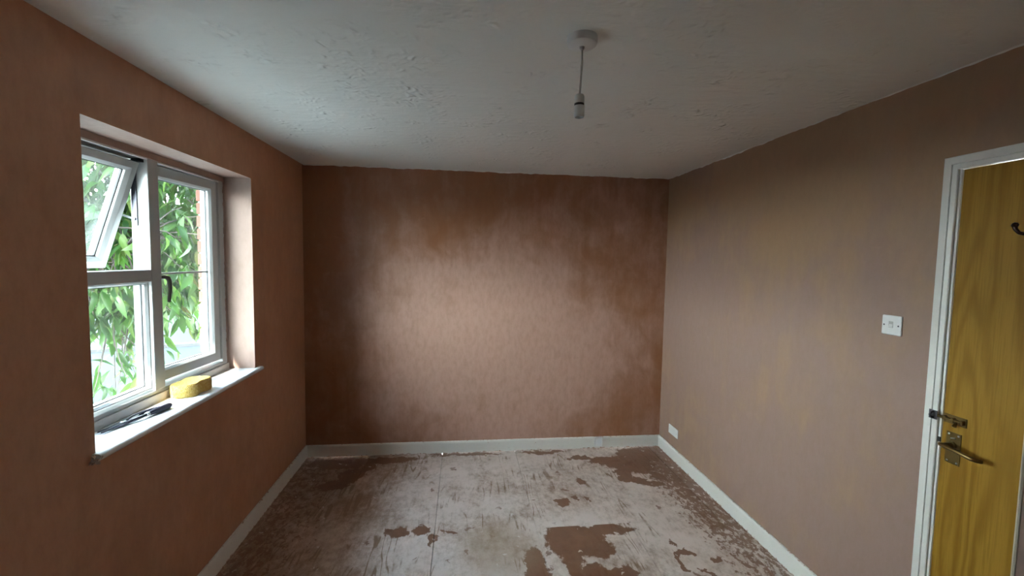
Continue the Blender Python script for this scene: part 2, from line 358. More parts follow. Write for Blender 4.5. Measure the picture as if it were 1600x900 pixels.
class MB:
    """collects shapes, all given in world coordinates, into one mesh"""
    def __init__(s): s.bm = bmesh.new(); s.mi = 0
    def _faces(s, fs):
        for f in fs: f.material_index = s.mi
    def verts_faces(s, vs, fs, T=None):
        vv = [s.bm.verts.new(T @ Vector(v) if T else v) for v in vs]
        out = []
        for f in fs:
            try: out.append(s.bm.faces.new([vv[i] for i in f]))
            except ValueError: pass
        s._faces(out); return vv
    def box(s, x0, x1, y0, y1, z0, z1, T=None):
        v = [(x, y, z) for x in (x0, x1) for y in (y0, y1) for z in (z0, z1)]
        s.verts_faces(v, [(0, 1, 3, 2), (4, 6, 7, 5), (0, 4, 5, 1), (2, 3, 7, 6), (0, 2, 6, 4), (1, 5, 7, 3)], T); return s
    def tube(s, pts, radii, seg=12, caps=True, T=None):
        pts = [Vector(p) for p in pts]
        if not hasattr(radii, '__len__'): radii = [radii]*len(pts)
        rings = []; pu = None
        for i, p in enumerate(pts):
            a = pts[max(i-1, 0)]; b = pts[min(i+1, len(pts)-1)]; d = (b-a).normalized()
            if pu is None:
                pu = d.cross(Vector((0, 0, 1)))
                if pu.length < 1e-3: pu = d.cross(Vector((1, 0, 0)))
                pu.normalize()
            pu = (pu - d*pu.dot(d)).normalized(); pv = d.cross(pu)
            ring = []
            for k in range(seg):
                an = 2*math.pi*k/seg
                q = p + (pu*math.cos(an) + pv*math.sin(an))*radii[i]
                ring.append(s.bm.verts.new(T @ q if T else q))
            rings.append(ring)
        fs = []
        for a, b in zip(rings, rings[1:]):
            for k in range(seg): fs.append(s.bm.faces.new((a[k], a[(k+1) % seg], b[(k+1) % seg], b[k])))
        if caps:
            fs.append(s.bm.faces.new(rings[0][::-1])); fs.append(s.bm.faces.new(rings[-1]))
        s._faces(fs); return s
    def lathe(s, prof, c, axis=(0, 0, 1), seg=32):
        ax = Vector(axis).normalized(); u = ax.orthogonal().normalized(); v = ax.cross(u); c = Vector(c)
        rings = [[s.bm.verts.new(c + ax*h + (u*math.cos(2*math.pi*k/seg) + v*math.sin(2*math.pi*k/seg))*max(r, 1e-5)) for k in range(seg)] for r, h in prof]
        fs = []
        for a, b in zip(rings, rings[1:]):
            for k in range(seg): fs.append(s.bm.faces.new((a[k], a[(k+1) % seg], b[(k+1) % seg], b[k])))
        if prof[0][0] > 1e-4: fs.append(s.bm.faces.new(rings[0][::-1]))
        if prof[-1][0] > 1e-4: fs.append(s.bm.faces.new(rings[-1]))
        s._faces(fs); return s
    def prism(s, outline, f0, f1):
        """outline: list of 2D points; f0/f1 map a 2D point to the two end positions"""
        a = [s.bm.verts.new(f0(p)) for p in outline]; b = [s.bm.verts.new(f1(p)) for p in outline]; n = len(outline)
        fs = [s.bm.faces.new((a[i], a[(i+1) % n], b[(i+1) % n], b[i])) for i in range(n)]
        fs.append(s.bm.faces.new(a[::-1])); fs.append(s.bm.faces.new(b)); s._faces(fs); return s
    def ring(s, y0, y1, z0, z1, prof, T=None):
        """mitred rectangular frame; prof = closed list of (inward offset, x)"""
        loops = []
        for t_, x in prof:
            c = [(x, y0+t_, z0+t_), (x, y1-t_, z0+t_), (x, y1-t_, z1-t_), (x, y0+t_, z1-t_)]
            loops.append([s.bm.verts.new(T @ Vector(p) if T else p) for p in c])
        fs = []
        for i in range(len(loops)):
            a, b = loops[i], loops[(i+1) % len(loops)]
            for k in range(4): fs.append(s.bm.faces.new((a[k], a[(k+1) % 4], b[(k+1) % 4], b[k])))
        s._faces(fs); return s
    def build(s, name, mats, parent=None, smooth=False, bevel=0.0, segs=2, kind=None, sub=0, label=None):
        bmesh.ops.recalc_face_normals(s.bm, faces=s.bm.faces[:])
        if parent is not None:
            off = rootloc(parent)
            bmesh.ops.translate(s.bm, verts=s.bm.verts[:], vec=-off)
        me = bpy.data.meshes.new(name); s.bm.to_mesh(me); s.bm.free()
        for m in (mats if isinstance(mats, (list, tuple)) else [mats]): me.materials.append(m)
        o = bpy.data.objects.new(name, me); COL.objects.link(o)
        if parent is not None: o.parent = parent
        if smooth:
            for f in me.polygons: f.use_smooth = True
            if smooth != 'all':
                me.set_sharp_from_angle(angle=math.radians(35))
        if bevel:
            b = o.modifiers.new('bevel', 'BEVEL'); b.width = bevel; b.segments = segs; b.limit_method = 'ANGLE'; b.angle_limit = math.radians(40)
        if sub:
            q = o.modifiers.new('sub', 'SUBSURF'); q.levels = sub; q.render_levels = sub
        if kind: o['kind'] = kind
        if label: o['label'] = label
        return o

# ================================================================= THE SETTING
# floor: sub-base and separate boards
fl = MB().box(0, W, YF, D, -0.12, -0.022).build('floor', m_sub)
meta(fl, 'bare floor of dusty boards with brown plaster stains and open joints', 'floor', kind='structure')
joints = [(-0.1, [2.20+9]), (0.5, [1.35]), (1.1, [2.53, 0.13]), (1.715, [2.535, 0.13]), (2.305, [1.55]), (2.905, [2.9])]
xs_ = [0.0, 0.5, 1.1, 1.715, 2.305, 2.905, W]
ends = [[], [1.35], [2.53, 0.13], [2.535, 0.13], [1.55], [2.6, 0.2]]
k = 0
for i in range(6):
    m_floor = floor_mat(xs_[i], xs_[i+1])
    ys = [YF] + sorted(ends[i]) + [D]
    for a, b in zip(ys, ys[1:]):
        g = 0.0011; dz = (k*37 % 5 - 2)*0.0006
        slant = {1.715: 0.035}.get(xs_[i], 0.0)
        mb = MB(); mb.box(xs_[i]+g, xs_[i+1]-g, a+g, b-g, -0.022, -0.001+dz)
        mb.build('floor_board', m_floor, fl, bevel=0.0012, segs=1); k += 1

ce = MB().box(-0.02, W+0.02, YF-0.02, D+0.02, H, H+0.1).build('ceiling', m_ceil)
meta(ce, 'off-white textured ceiling with stippled swirls and a hanging cord', 'ceiling', kind='structure')

# ragged paint edge where the ceiling meets the right and far walls
mb = MB()
def ragged(to3, a, b, seed):
    n_ = 220; prev = None
    for i in range(n_+1):
        u = a+(b-a)*i/n_
        dpt = max(0.0012, 0.004 + 0.007*mnoise.noise((u*6, seed, 0)) + 0.005*mnoise.noise((u*23, seed, 4)))
        th = 0.0035 + 0.002*mnoise.noise((u*17, seed, 9))
        cur = [mb.bm.verts.new(to3(u, 0.0002, 0)), mb.bm.verts.new(to3(u, 0.0002, dpt)), mb.bm.verts.new(to3(u, th, 0.0))]
        if prev:
            for j in ((0, 1), (1, 2), (2, 0)): mb.bm.faces.new((prev[j[0]], prev[j[1]], cur[j[1]], cur[j[0]]))
        prev = cur
ragged(lambda u, o_, d_: (W-o_, u, H-d_), 0.55, D-0.005, 1.3)
ragged(lambda u, o_, d_: (u, D-o_, H-d_), 0.005, W-0.005, 5.1)
mb.build('paint_edge', m_ceil, ce, kind='stuff')

# left wall with the window opening; inner leaf plaster, outer leaf brick
XI, XO = -0.205, -0.315          # inner leaf back / outer face of the brick leaf
mb = MB()
for (y0, y1, z0, z1) in ((YF, WY0, 0, H), (WY1, D, 0, H), (WY0, WY1, 0, WZ0-0.028), (WY0, WY1, WZ1, H)):
    mb.box(XI, 0, y0, y1, z0, z1)
mb.mi = 2
for (y0, y1, z0, z1) in ((YF, WY0-0.012, -2.6, H), (WY1+0.024, D+0.3, -2.6, H), (WY0-0.012, WY1+0.024, -2.6, WZ0-0.07), (WY0-0.012, WY1+0.024, WZ1-0.035, H)):
    mb.box(XO+0.006, XI, y0, y1, z0, z1)
wl = mb.build('wall_left', [m_left, m_rev, m_mortar])
for f in wl.data.polygons:      # reveal faces inside the opening take the drier plaster
    if f.material_index == 0:
        c = f.center; n = f.normal
        if WY0-0.01 <= c.y <= WY1+0.01 and WZ0-0.1 <= c.z <= WZ1+0.01 and abs(n.x) < 0.5: f.material_index = 1
meta(wl, 'bare brown plaster wall on the left around the window', 'wall', kind='structure')
# bricks of the outer reveal, one per course, and the stretchers just round the corner
bm_ = MB().box(0, 0.1025, 0, 0.05, 0, 0.065); brick_me = bm_.build('brick', m_brick, None, bevel=0.003, segs=1)
src = brick_me; first = True
def brick(x, y, z, sx=1.0, sy=1.0):
    global first
    o = src if first else src.copy()
    if not first: COL.objects.link(o)
    first = False
    o.parent = wl; o.location = (x, y, z); o.scale = (sx, sy, 1); return o
for k in range(17):
    z = WZ0 - 0.055 + 0.075*k + 0.004
    if z + 0.066 > WZ1 - 0.03: break
    brick(XO-0.002+random.uniform(-.001, .001), WY1+0.018+random.uniform(-.001, .001), z)
    brick(XO-0.002, WY0-0.055, z)
    for (yy, L) in ((WY1+0.075, 0.215),):
        brick(XO-0.003, yy + (0.0 if k % 2 else 0.11), z, 0.5, L/0.05)

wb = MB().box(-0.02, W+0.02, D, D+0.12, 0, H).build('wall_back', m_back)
meta(wb, 'far wall of mottled reddish brown plaster, darker at its edges', 'wall', kind='structure')
# right wall with a door opening
DY0, DY1, DZ1 = 0.606, 1.388, 1.995
mb = MB()
for (y0, y1, z0, z1) in ((YF, DY0, 0, H), (DY1, D, 0, H), (DY0, DY1, DZ1, H)): mb.box(W, W+0.12, y0, y1, z0, z1)
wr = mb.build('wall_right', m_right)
meta(wr, 'smooth pinkish plaster wall on the right carrying the switch', 'wall', kind='structure')
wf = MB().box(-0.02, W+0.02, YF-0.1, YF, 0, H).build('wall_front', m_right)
meta(wf, 'plaster wall behind the camera', 'wall', kind='structure')
# the projecting corner that hides the hinge side of the door
NX, NY = 2.10, 0.5535
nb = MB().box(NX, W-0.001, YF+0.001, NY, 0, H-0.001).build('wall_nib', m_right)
meta(nb, 'plastered wall corner just right of the oak door', 'wall', kind='structure')
MB().tube([(NX+0.001, NY-0.001, 0.0), (NX+0.001, NY-0.001, H-0.003)], 0.0032, 8).build('corner_bead', m_bead, nb, smooth=True)

# baseboards: chamfered profile swept along each wall
def baseboard(name, label, to3, L0, L1):
    prof = [(0.0, 0.0), (0.015, 0.0), (0.015, BB-0.014), (0.0125, BB-0.005), (0.008, BB), (0.0, BB)]
    n = 46; mb = MB(); rings = []
    for i in range(n+1):
        s_ = L0 + (L1-L0)*i/n
        rings.append([mb.bm.verts.new(to3(t_ + (0.0008*mnoise.noise((s_*9, z*30, L0)) if t_ > 0 else 0), s_, z + (0.0018*mnoise.noise((s_*14, t_*50, 3.1)) if z > 0.05 else 0))) for t_, z in prof])
    m = len(prof)
    for a, b in zip(rings, rings[1:]):
        for j in range(m): mb.bm.faces.new((a[j], a[(j+1) % m], b[(j+1) % m], b[j]))
    mb.bm.faces.new(rings[0][::-1]); mb.bm.faces.new(rings[-1])
    return meta(mb.build(name, m_skirt), label, 'baseboard', kind='structure')
baseboard('baseboard_left', 'cream baseboard under the window wall', lambda t_, s_, z: (t_, s_, z), YF+0.01, D)
baseboard('baseboard_back', 'white baseboard along the far wall', lambda t_, s_, z: (s_, D-t_, z), 0.0, W)
baseboard('baseboard_right', 'white baseboard along the right wall up to the door', lambda t_, s_, z: (W-t_, s_, z), 1.437, D)

# ---------------------------------------------------------------- window
wi = thing('window_1', (XF, 2.2, WZ0), 'white plastic window with top pane tilted open and deep sill', 'window', kind='structure')
MY0, MY1 = 2.156, 2.224          # mullion
TZ0, TZ1 = 1.509, 1.563          # transom
HZ = 2.056                       # underside of the head
BZ = 1.016                       # top of the bottom rail
JR = 2.733                       # inner edge of the right jamb
JL = WY0+0.052
XB = -0.228                      # outer face of the frame
mb = MB()
outer = [(WY0, WZ0-0.01), (WY1, WZ0-0.01), (WY1, WZ1), (WY0, WZ1)]; inner = [(JL, BZ-0.012), (JR, BZ-0.012), (JR, HZ), (JL, HZ)]
def chan(o, i, x0, x1):
    L = []
    for pts, x in ((o, x0), (o, x1), (i, x1), (i, x0)): L.append([mb.bm.verts.new((x, y, z)) for y, z in pts])
    for a, b in zip(L, L[1:]+L[:1]):
        for k in range(4): mb.bm.faces.new((a[k], a[(k+1) % 4], b[(k+1) % 4], b[k]))
chan(outer, inner, XB, XF)
mb.build('outer_frame', m_upvc, wi, bevel=0.003)
MB().box(XF-0.001, XF+0.004, WY0, WY1, HZ+0.006, WZ1).build('head_trim', m_rev, wi, bevel=0.001)
MB().box(XF-0.002, XF+0.009, WY0, WY1, WZ0-0.008, WZ0+0.036).build('bottom_trim', m_upvcd, wi, bevel=0.002)
# ragged plaster smear where the jamb meets the reveal
mb = MB()
for i in range(60):
    z = WZ0 + 0.02 + (WZ1-WZ0-0.04)*i/60
    mb.box(XF-0.002, XF+0.003+0.003*random.random(), WY1-0.005-0.008*random.random(), WY1, z, z+0.02)
mb.build('plaster_smear', m_rev, wi, kind='stuff')
MB().box(XB, XF+0.002, MY0, MY1, BZ-0.014, HZ+0.002).build('mullion', m_upvc, wi, bevel=0.003)
MB().box(XB, XF+0.001, JL-0.002, MY0+0.001, TZ0, TZ1).build('transom', m_upvc, wi, bevel=0.003)
# fixed lower-left pane
def pane(parent, y0, y1, z0, z1, x, mat, T=None, name='pane'):
    m = MB(); m.box(x-0.012, x+0.012, y0, y1, z0, z1, T)
    # a sealed double unit: only its two faces carry glass
    o = m.build(name, mat, parent); return o
def pane2(parent, y0, y1, z0, z1, x, mat, T=None):
    m = MB(); m.verts_faces([(x, y0, z0), (x, y1, z0), (x, y1, z1), (x, y0, z1)], [(0, 1, 2, 3)], T)
    o = m.build('pane', mat, parent)
    s_ = o.modifiers.new('solid', 'SOLIDIFY'); s_.thickness = 0.004; return o
bead = lambda w, x0, x1: [(0, x0), (0, x1), (0.004, x1), (w, x1-0.010), (w, x0)]
fp = MB().ring(JL, MY0, BZ, TZ0, bead(0.012, -0.222, -0.168)).build('fixed_light', m_upvc, wi)
MB().ring(JL+0.011, MY0-0.011, BZ+0.011, TZ0-0.011, [(0, -0.196), (0, -0.190), (0.004, -0.190), (0.004, -0.196)]).build('gasket', m_gasket, fp)
pane2(fp, JL+0.008, MY0-0.008, BZ+0.008, TZ0-0.008, -0.195, m_glass)

MB().box(XF-0.001, XF+0.006, JL, MY0-0.002, HZ-0.004, HZ+0.006).build('head_glint', m_sill, wi, bevel=0.003)  # whiter strip painting in the lit line under the head
MB().box(XF-0.001, XF+0.005, MY1+0.001, JR-0.004, HZ-0.006, HZ+0.002).build('head_glint', m_sill, wi, bevel=0.002)  # same painted highlight above the casement
# right casement, hinged on the right jamb, pushed open a crack
ang = math.radians(3.6)
hx, hy = -0.170, JR-0.004
T = Matrix.Translation((hx, hy, 0)) @ Matrix.Rotation(ang, 4, 'Z') @ Matrix.Translation((-hx, -hy, 0))
# the free (left) edge must go outwards (-x)
test = T @ Vector((-0.17, MY1, 1.5))
if test.x > -0.17:
    T = Matrix.Translation((hx, hy, 0)) @ Matrix.Rotation(-ang, 4, 'Z') @ Matrix.Translation((-hx, -hy, 0))
CY0, CY1, CZ0, CZ1 = MY1-0.016, JR-0.003, BZ+0.002, HZ-0.004
sashp = [(0, -0.226), (0, -0.166), (0.046, -0.166), (0.058, -0.178), (0.058, -0.214), (0.05, -0.226)]
sh = MB().ring(CY0, CY1, CZ0, CZ1, sashp, T).build('casement_sash', m_upvc, wi, bevel=0.0015, segs=1)
MB().ring(CY0+0.057, CY1-0.057, CZ0+0.057, CZ1-0.057, [(0, -0.199), (0, -0.191), (0.004, -0.191), (0.004, -0.199)], T).build('gasket', m_gasket, sh)
pane2(sh, CY0+0.05, CY1-0.05, CZ0+0.05, CZ1-0.05, -0.195, m_glass, T)
MB().box(-0.201, -0.188, CY0+0.056, CY1-0.056, 1.533, 1.543, T).build('glazing_bar', m_upvc, sh, bevel=0.002)
# cranked handle on its free stile
hm = MB(); hm.box(-0.166, -0.158, CY0+0.012, CY0+0.042, 1.470, 1.560, T)
hd = hm.build('handle_base', m_handle, sh, bevel=0.003)
hm = MB()
y_ = CY0+0.027
hm.tube([(-0.160, y_, 1.525), (-0.146, y_, 1.527), (-0.134, y_, 1.523), (-0.127, y_, 1.508), (-0.125, y_, 1.470), (-0.130, y_, 1.425), (-0.132, y_, 1.408)],
        [.0095, .0095, .010, .010, .0085, .0075, .006], 12, True)
hm.build('handle', m_handle, sh, smooth=True)

# top-hung fanlight swung out at the bottom
TOPZ, LEN, TILT = 2.036, 0.492, math.radians(18.4)
FY0, FY1 = JL+0.006, MY0-0.012
T2 = Matrix.Translation((-0.178, 0, TOPZ)) @ Matrix.Rotation(TILT, 4, 'Y')
if (T2 @ Vector((0, 0, -LEN))).x > -0.178:
    T2 = Matrix.Translation((-0.178, 0, TOPZ)) @ Matrix.Rotation(-TILT, 4, 'Y')
fanp = [(0, -0.058), (0, 0), (0.030, 0), (0.046, -0.012), (0.046, -0.046), (0.04, -0.058)]
fs_ = MB().ring(FY0, FY1, -LEN, 0, fanp, T2).build('top_sash', m_upvc, wi, bevel=0.0015, segs=1)
MB().ring(FY0+0.045, FY1-0.045, -LEN+0.045, -0.045, [(0, -0.031), (0, -0.023), (0.005, -0.023), (0.005, -0.031)], T2).build('gasket', m_gasket, fs_)
pane2(fs_, FY0+0.04, FY1-0.04, -LEN+0.04, -0.04, -0.027, m_glassh, T2)
# friction stay: track on the mullion, two arms
MB().box(-0.222, -0.200, MY0-0.0045, MY0-0.001, 1.76, HZ-0.004).build('stay_track', m_dsteel, wi, bevel=0.0005, segs=1)
pA = T2 @ Vector((-0.03, 0, -0.30)); pB = T2 @ Vector((-0.03, 0, -0.13))
MB().tube([(-0.212, MY0-0.007, 1.79), (pA.x, MY0-0.0085, pA.z+0.06)], 0.0042, 8).build('stay_arm', m_steel, wi, smooth=True)
MB().tube([(-0.212, MY0-0.007, 1.98), (pB.x-0.004, MY0-0.0085, pB.z-0.06)], 0.0042, 8).build('stay_arm', m_dsteel, wi, smooth=True)
MB().box(-0.20, -0.165, MY0-0.03, MY0-0.002, HZ-0.016, HZ-0.002).build('hinge_block', m_black, wi, bevel=0.002)
MB().lathe([(0.0, 0), (0.006, 0.001), (0.006, 0.006), (0.0, 0.007)], (-0.212, MY0-0.004, 1.79), (0, -1, 0), 12).build('stay_pivot', m_steel, wi, smooth=True)

# sill board with a rounded nose and a broken left end
sp_ = [(-0.215, 0), (0.012, 0)] + [(0.017+0.013*math.sin(a), -0.0125+0.0125*math.cos(a)) for a in [math.pi*i/8 for i in range(9)]] + [(0.0, -0.025), (-0.215, -0.025)]
mb = MB()
SY0, SY1 = 1.588, 2.836
mb.prism(sp_, lambda p: (p[0], WY0+0.002, WZ0+p[1]), lambda p: (p[0], WY1-0.002, WZ0+p[1]))
nose = [p for p in sp_ if p[0] >= 0.0]; nose = [(0.0005, 0.0)] + [p for p in nose if p[0] > 0.001] + [(0.0005, -0.025)]
mb.prism(nose, lambda p: (p[0], SY0+0.012*(1 if p[1] > -0.012 else 0.4), WZ0+p[1]), lambda p: (p[0], WY0+0.003, WZ0+p[1]))
mb.prism(nose, lambda p: (p[0], WY1-0.003, WZ0+p[1]), lambda p: (p[0], SY1, WZ0+p[1]))
sillo = mb.build('window_sill', m_sill, wi, smooth=True)
mb = MB()
for i in range(16):
    c = Vector((0.006+random.uniform(-.004, .024), SY0+0.004+random.uniform(-.008, .016), WZ0-0.016+random.uniform(-.012, .012)))
    r = random.uniform(.004, .009)
    vs_ = [c + Vector((random.uniform(-1, 1), random.uniform(-1, 1), random.uniform(-1, 1))).normalized()*r for _ in range(7)]
    bmh = [mb.bm.verts.new(v) for v in vs_]; bmesh.ops.convex_hull(mb.bm, input=bmh)
mb.build('plaster_lump', m_crumb, sillo, kind='stuff')
# outer sill, visible edge of the frame foot
MB().box(-0.345, -0.205, WY0-0.010, WY1+0.017, WZ0-0.065, WZ0-0.012).build('outer_sill', m_upvc, wi, bevel=0.004)

# ---------------------------------------------------------------- door
do = thing('door_1', (W, 1.0, 0), 'oak veneer door in white painted frame on right wall', 'door', kind='structure')
LY0, LY1, LZ1 = 0.616, 1.377, 1.983
leaf = MB().box(W-0.004, W+0.036, LY0, LY1, 0.006, LZ1).build('door_leaf', m_oak, do, bevel=0.0015)
mb = MB()
for (y0, y1) in ((LY1+0.0025, DY1), (DY0, LY0-0.0025)): mb.box(W-0.006, W+0.115, y0, y1, 0, DZ1)
mb.box(W-0.006, W+0.115, DY0, DY1, LZ1+0.003, DZ1)
mb.build('door_lining', m_gloss, do, bevel=0.0015)
# moulded architrave: a stepped profile mitred at the top
prof = [(0.0, 0.0), (0.0, 0.015), (0.004, 0.017), (0.0265, 0.017), (0.0275, 0.0125), (0.0295, 0.0125), (0.0305, 0.016), (0.044, 0.014), (0.047, 0.011), (0.047, 0.0)]
# offset measured from the inner edge outwards: reverse it
prof = [(0.047-a, b) for a, b in prof]
mb = MB()
path = [((W, 1.386), (0, 1)), ((W, LZ1+0.0045), None)]
L = []
ey0, ey1, ez = 0.607, 1.388, 1.986
for stage in range(4):
    ring = []
    for a, b in prof:
        if stage == 0: p = (W-b, ey1+a, 0.0)
        elif stage == 1: p = (W-b, ey1+a, ez+a)
        elif stage == 2: p = (W-b, ey0-a, ez+a)
        else: p = (W-b, ey0-a, 0.0)
        ring.append(mb.bm.verts.new(p))
    L.append(ring)
for a, b in zip(L, L[1:]):
    for j in range(len(prof)): mb.bm.faces.new((a[j], a[(j+1) % len(prof)], b[(j+1) % len(prof)], b[j]))
mb.bm.faces.new(L[0]); mb.bm.faces.new(L[-1][::-1])
mb.build('architrave', m_gloss, do, bevel=0.0006, segs=1)
# strike hole in the lining
MB().box(W-0.0075, W-0.004, 1.3785, 1.3885, 0.994, 1.012).build('strike_plate', m_black, do)
# lever handle on its square plates
XD = W-0.004
hp = MB().box(XD-0.003, XD, 1.313, 1.360, 0.931, 1.045).build('handle_plate', m_brass, leaf, bevel=0.001)
mb = MB()
for (yy, zz) in ((1.352, 1.037), (1.321, 1.037), (1.352, 0.939), (1.321, 0.939)): mb.lathe([(0.0035, 0), (0.003, 0.0015), (0, 0.002)], (XD-0.003, yy, zz), (-1, 0, 0), 10)
mb.build('plate_screw', m_steel, leaf, kind='stuff')
mb = MB(); mb.lathe([(0.013, 0), (0.013, 0.006), (0.009, 0.009), (0.009, 0.04)], (XD-0.003, 1.338, 1.000), (-1, 0, 0), 20)
mb.build('handle_rose', m_brass, leaf, smooth=True)
MB().tube([(XD-0.044, 1.348, 1.0015), (XD-0.046, 1.330, 1.001), (XD-0.046, 1.285, 0.996), (XD-0.046, 1.248, 0.992), (XD-0.040, 1.236, 0.990), (XD-0.028, 1.228, 0.988)],
          [.0062, .0080, .0072, .0078, .0075, .0055], 14).build('lever', m_brass, leaf, smooth=True)
MB().tube([(XD-0.0035, 1.345, 1.022), (XD-0.0035, 1.330, 1.027)], 0.0022, 8).build('thumb_turn', m_steel, leaf, smooth=True)
# barrel bolt
MB().box(XD-0.0025, XD, 1.301, 1.374, 1.074, 1.106).build('bolt_plate', m_brass, leaf, bevel=0.0008)
MB().tube([(XD-0.0095, 1.412, 1.0905), (XD-0.0095, 1.304, 1.0905)], 0.0052, 12).build('bolt_bar', m_brass, leaf, smooth=True)
for yy in (1.366, 1.338, 1.309):
    MB().box(XD-0.016, XD-0.001, yy-0.005, yy+0.005, 1.082, 1.099).build('bolt_guide', m_brass, leaf, bevel=0.003)
MB().lathe([(0.004, 0), (0.004, 0.008), (0.0065, 0.012), (0.0065, 0.017), (0, 0.020)], (XD-0.012, 1.326, 1.086), (-0.5, 0, -1), 14).build('bolt_knob', m_brass, leaf, smooth=True)
kp = MB(); kp.box(W-0.0195, W-0.017, 1.386, 1.415, 1.074, 1.107)
kp.build('bolt_keep', m_dsteel, do, bevel=0.0008)
MB().tube([(W-0.0185, 1.400, 1.079), (W-0.030, 1.400, 1.083), (W-0.033, 1.400, 1.0905), (W-0.030, 1.400, 1.098), (W-0.0185, 1.400, 1.102)], 0.004, 8).build('keep_loop', m_dsteel, do, smooth=True)
# coat hook, its base just outside the picture
MB().lathe([(0.018, 0), (0.017, 0.004), (0.010, 0.007), (0.0, 0.008)], (XD, 1.150, 1.757), (-1, 0, 0), 20).build('hook_base', m_bronze, leaf, smooth=True)
MB().tube([(XD-0.004, 1.150, 1.757), (XD-0.016, 1.152, 1.747), (XD-0.030, 1.164, 1.743), (XD-0.038, 1.180, 1.748), (XD-0.041, 1.188, 1.760), (XD-0.041, 1.1895, 1.768)],
          [.006, .0055, .0052, .0052, .0055, .006], 12).build('coat_hook', m_bronze, leaf, smooth=True)
MB().lathe([(0.0, -0.009), (0.0065, -0.006), (0.009, 0.0), (0.0065, 0.006), (0.0, 0.009)], (XD-0.041, 1.190, 1.773), (0, 0.2, 1), 16).build('hook_tip', m_bronze, leaf, smooth=True)

# ================================================================= THINGS
# pendant lamp holder on its ceiling rose
PX, PY = 1.622, 1.412
pl = thing('pendant_lamp', (PX, PY, H), 'bare white lamp holder hanging by flex from round ceiling rose', 'lamp')
MB().lathe([(0.0485, 0), (0.0485, -0.016), (0.046, -0.023), (0.040, -0.027), (0.012, -0.0295), (0.0, -0.0295)], (PX, PY, H), (0, 0, 1), 48).build('ceiling_rose', m_plastic, pl, smooth=True)
MB().lathe([(0.0085, -0.028), (0.0075, -0.036), (0.004, -0.040), (0.0, -0.040)], (PX, PY, H), (0, 0, 1), 18).build('cord_grip', m_plastic, pl, smooth=True)
MB().tube([(PX, PY, H-0.034), (PX+0.0012, PY, H-0.075), (PX-0.0006, PY, H-0.13), (PX-0.0035, PY, H-0.178)], 0.0033, 10).build('flex', m_plasticg, pl, smooth=True)
HX = PX-0.004; hz = 2.172
MB().lathe([(0.004, hz+0.002), (0.013, hz-0.001), (0.0162, hz-0.007), (0.0165, hz-0.028), (0.0155, hz-0.029), (0, hz-0.029)], (HX, PY, 0), (0, 0, 1), 28).build('holder_cap', m_plastic, pl, smooth=True)
MB().lathe([(0.0, hz-0.0285), (0.0158, hz-0.0285), (0.0158, hz-0.0365), (0, hz-0.0365)], (HX, PY, 0), (0, 0, 1), 28).build('holder_ring', m_black, pl, smooth=True)
MB().lathe([(0.0, hz-0.036), (0.0168, hz-0.036), (0.0168, hz-0.072), (0.0145, hz-0.072), (0.0140, hz-0.050), (0, hz-0.050)], (HX+0.0008, PY, 0), (0, 0, 1), 28).build('holder_skirt', m_plastic, pl, smooth=True)

# light switch
sw = thing('light_switch', (W, 1.593, 1.354), 'square white light switch between door frame and far corner', 'light switch')
MB().box(W-0.009, W, 1.552, 1.634, 1.354, 1.435).build('switch_plate', m_plastic, sw, bevel=0.004)
rk = MB(); rk.prism([(-0.0065, -0.011), (-0.0125, -0.011), (-0.0095, 0.0), (-0.0088, 0.012), (-0.0065, 0.012)],
                    lambda p: (W+p[0], 1.586, 1.397+p[1]), lambda p: (W+p[0], 1.602, 1.397+p[1]))
rk.build('rocker', m_plastic, sw, bevel=0.0008)
MB().box(W-0.0094, W-0.0085, 1.5845, 1.6035, 1.3845, 1.4105).build('rocker_gap', m_gap, sw)
for yy in (1.563, 1.623): MB().lathe([(0.0034, 0), (0.0034, 0.0006), (0.002, 0.0009), (0, 0.0009)], (W-0.0089, yy, 1.3945), (-1, 0, 0), 12).build('screw', m_dsteel, sw)

# blank plate low on the right wall
wp = thing('wall_plate', (W, 3.368, 0.195), 'small blank white plate low on the right wall near corner', 'wall plate')
MB().box(W-0.009, W, 3.291, 3.445, 0.196, 0.270).build('plate', m_plastic, wp, bevel=0.004)
for yy in (3.308, 3.428): MB().lathe([(0.0034, 0), (0.0034, 0.0006), (0, 0.0009)], (W-0.0089, yy, 0.233), (-1, 0, 0), 12).build('screw', m_steel, wp)

# little socket box on the back baseboard
sb = thing('phone_socket', (2.445, D-0.015, 0.02), 'small white socket box fixed to the far baseboard', 'socket')
MB().box(2.413, 2.477, D-0.040, D-0.0145, 0.022, 0.100).build('box', m_plastic, sb, bevel=0.003)
MB().box(2.414, 2.476, D-0.0405, D-0.0395, 0.0885, 0.0895).build('cover_seam', m_plasticg, sb)

# sponge on the sill
so = thing('sponge', (-0.070, 2.275, WZ0), 'yellow figure-eight sponge standing on white window sill', 'sponge')
ctl = [(-.137,2.228),(-.118,2.204),(-.09,2.195),(-.062,2.200),(-.038,2.216),(-.024,2.244),(-.031,2.274),(-.032,2.298),(-.022,2.326),(-.020,2.356),(-.034,2.380),(-.06,2.390),(-.095,2.388),(-.125,2.374),(-.138,2.345),(-.134,2.312),(-.130,2.288),(-.138,2.258)]
def crom(P_, m):
    out = []; n_ = len(P_)
    for i in range(n_):
        p0, p1, p2, p3 = [Vector((*P_[(i+j-1) % n_], 0)) for j in range(4)]
        for q in range(m):
            t_ = q/m
            out.append(0.5*((2*p1)+(p2-p0)*t_+(2*p0-5*p1+4*p2-p3)*t_*t_+(3*p1-p0-3*p2+p3)*t_**3))
    return out
loop = crom(ctl, 3); n = len(loop); cen = sum(loop, Vector((0, 0, 0)))/n
mb = MB(); rings = []
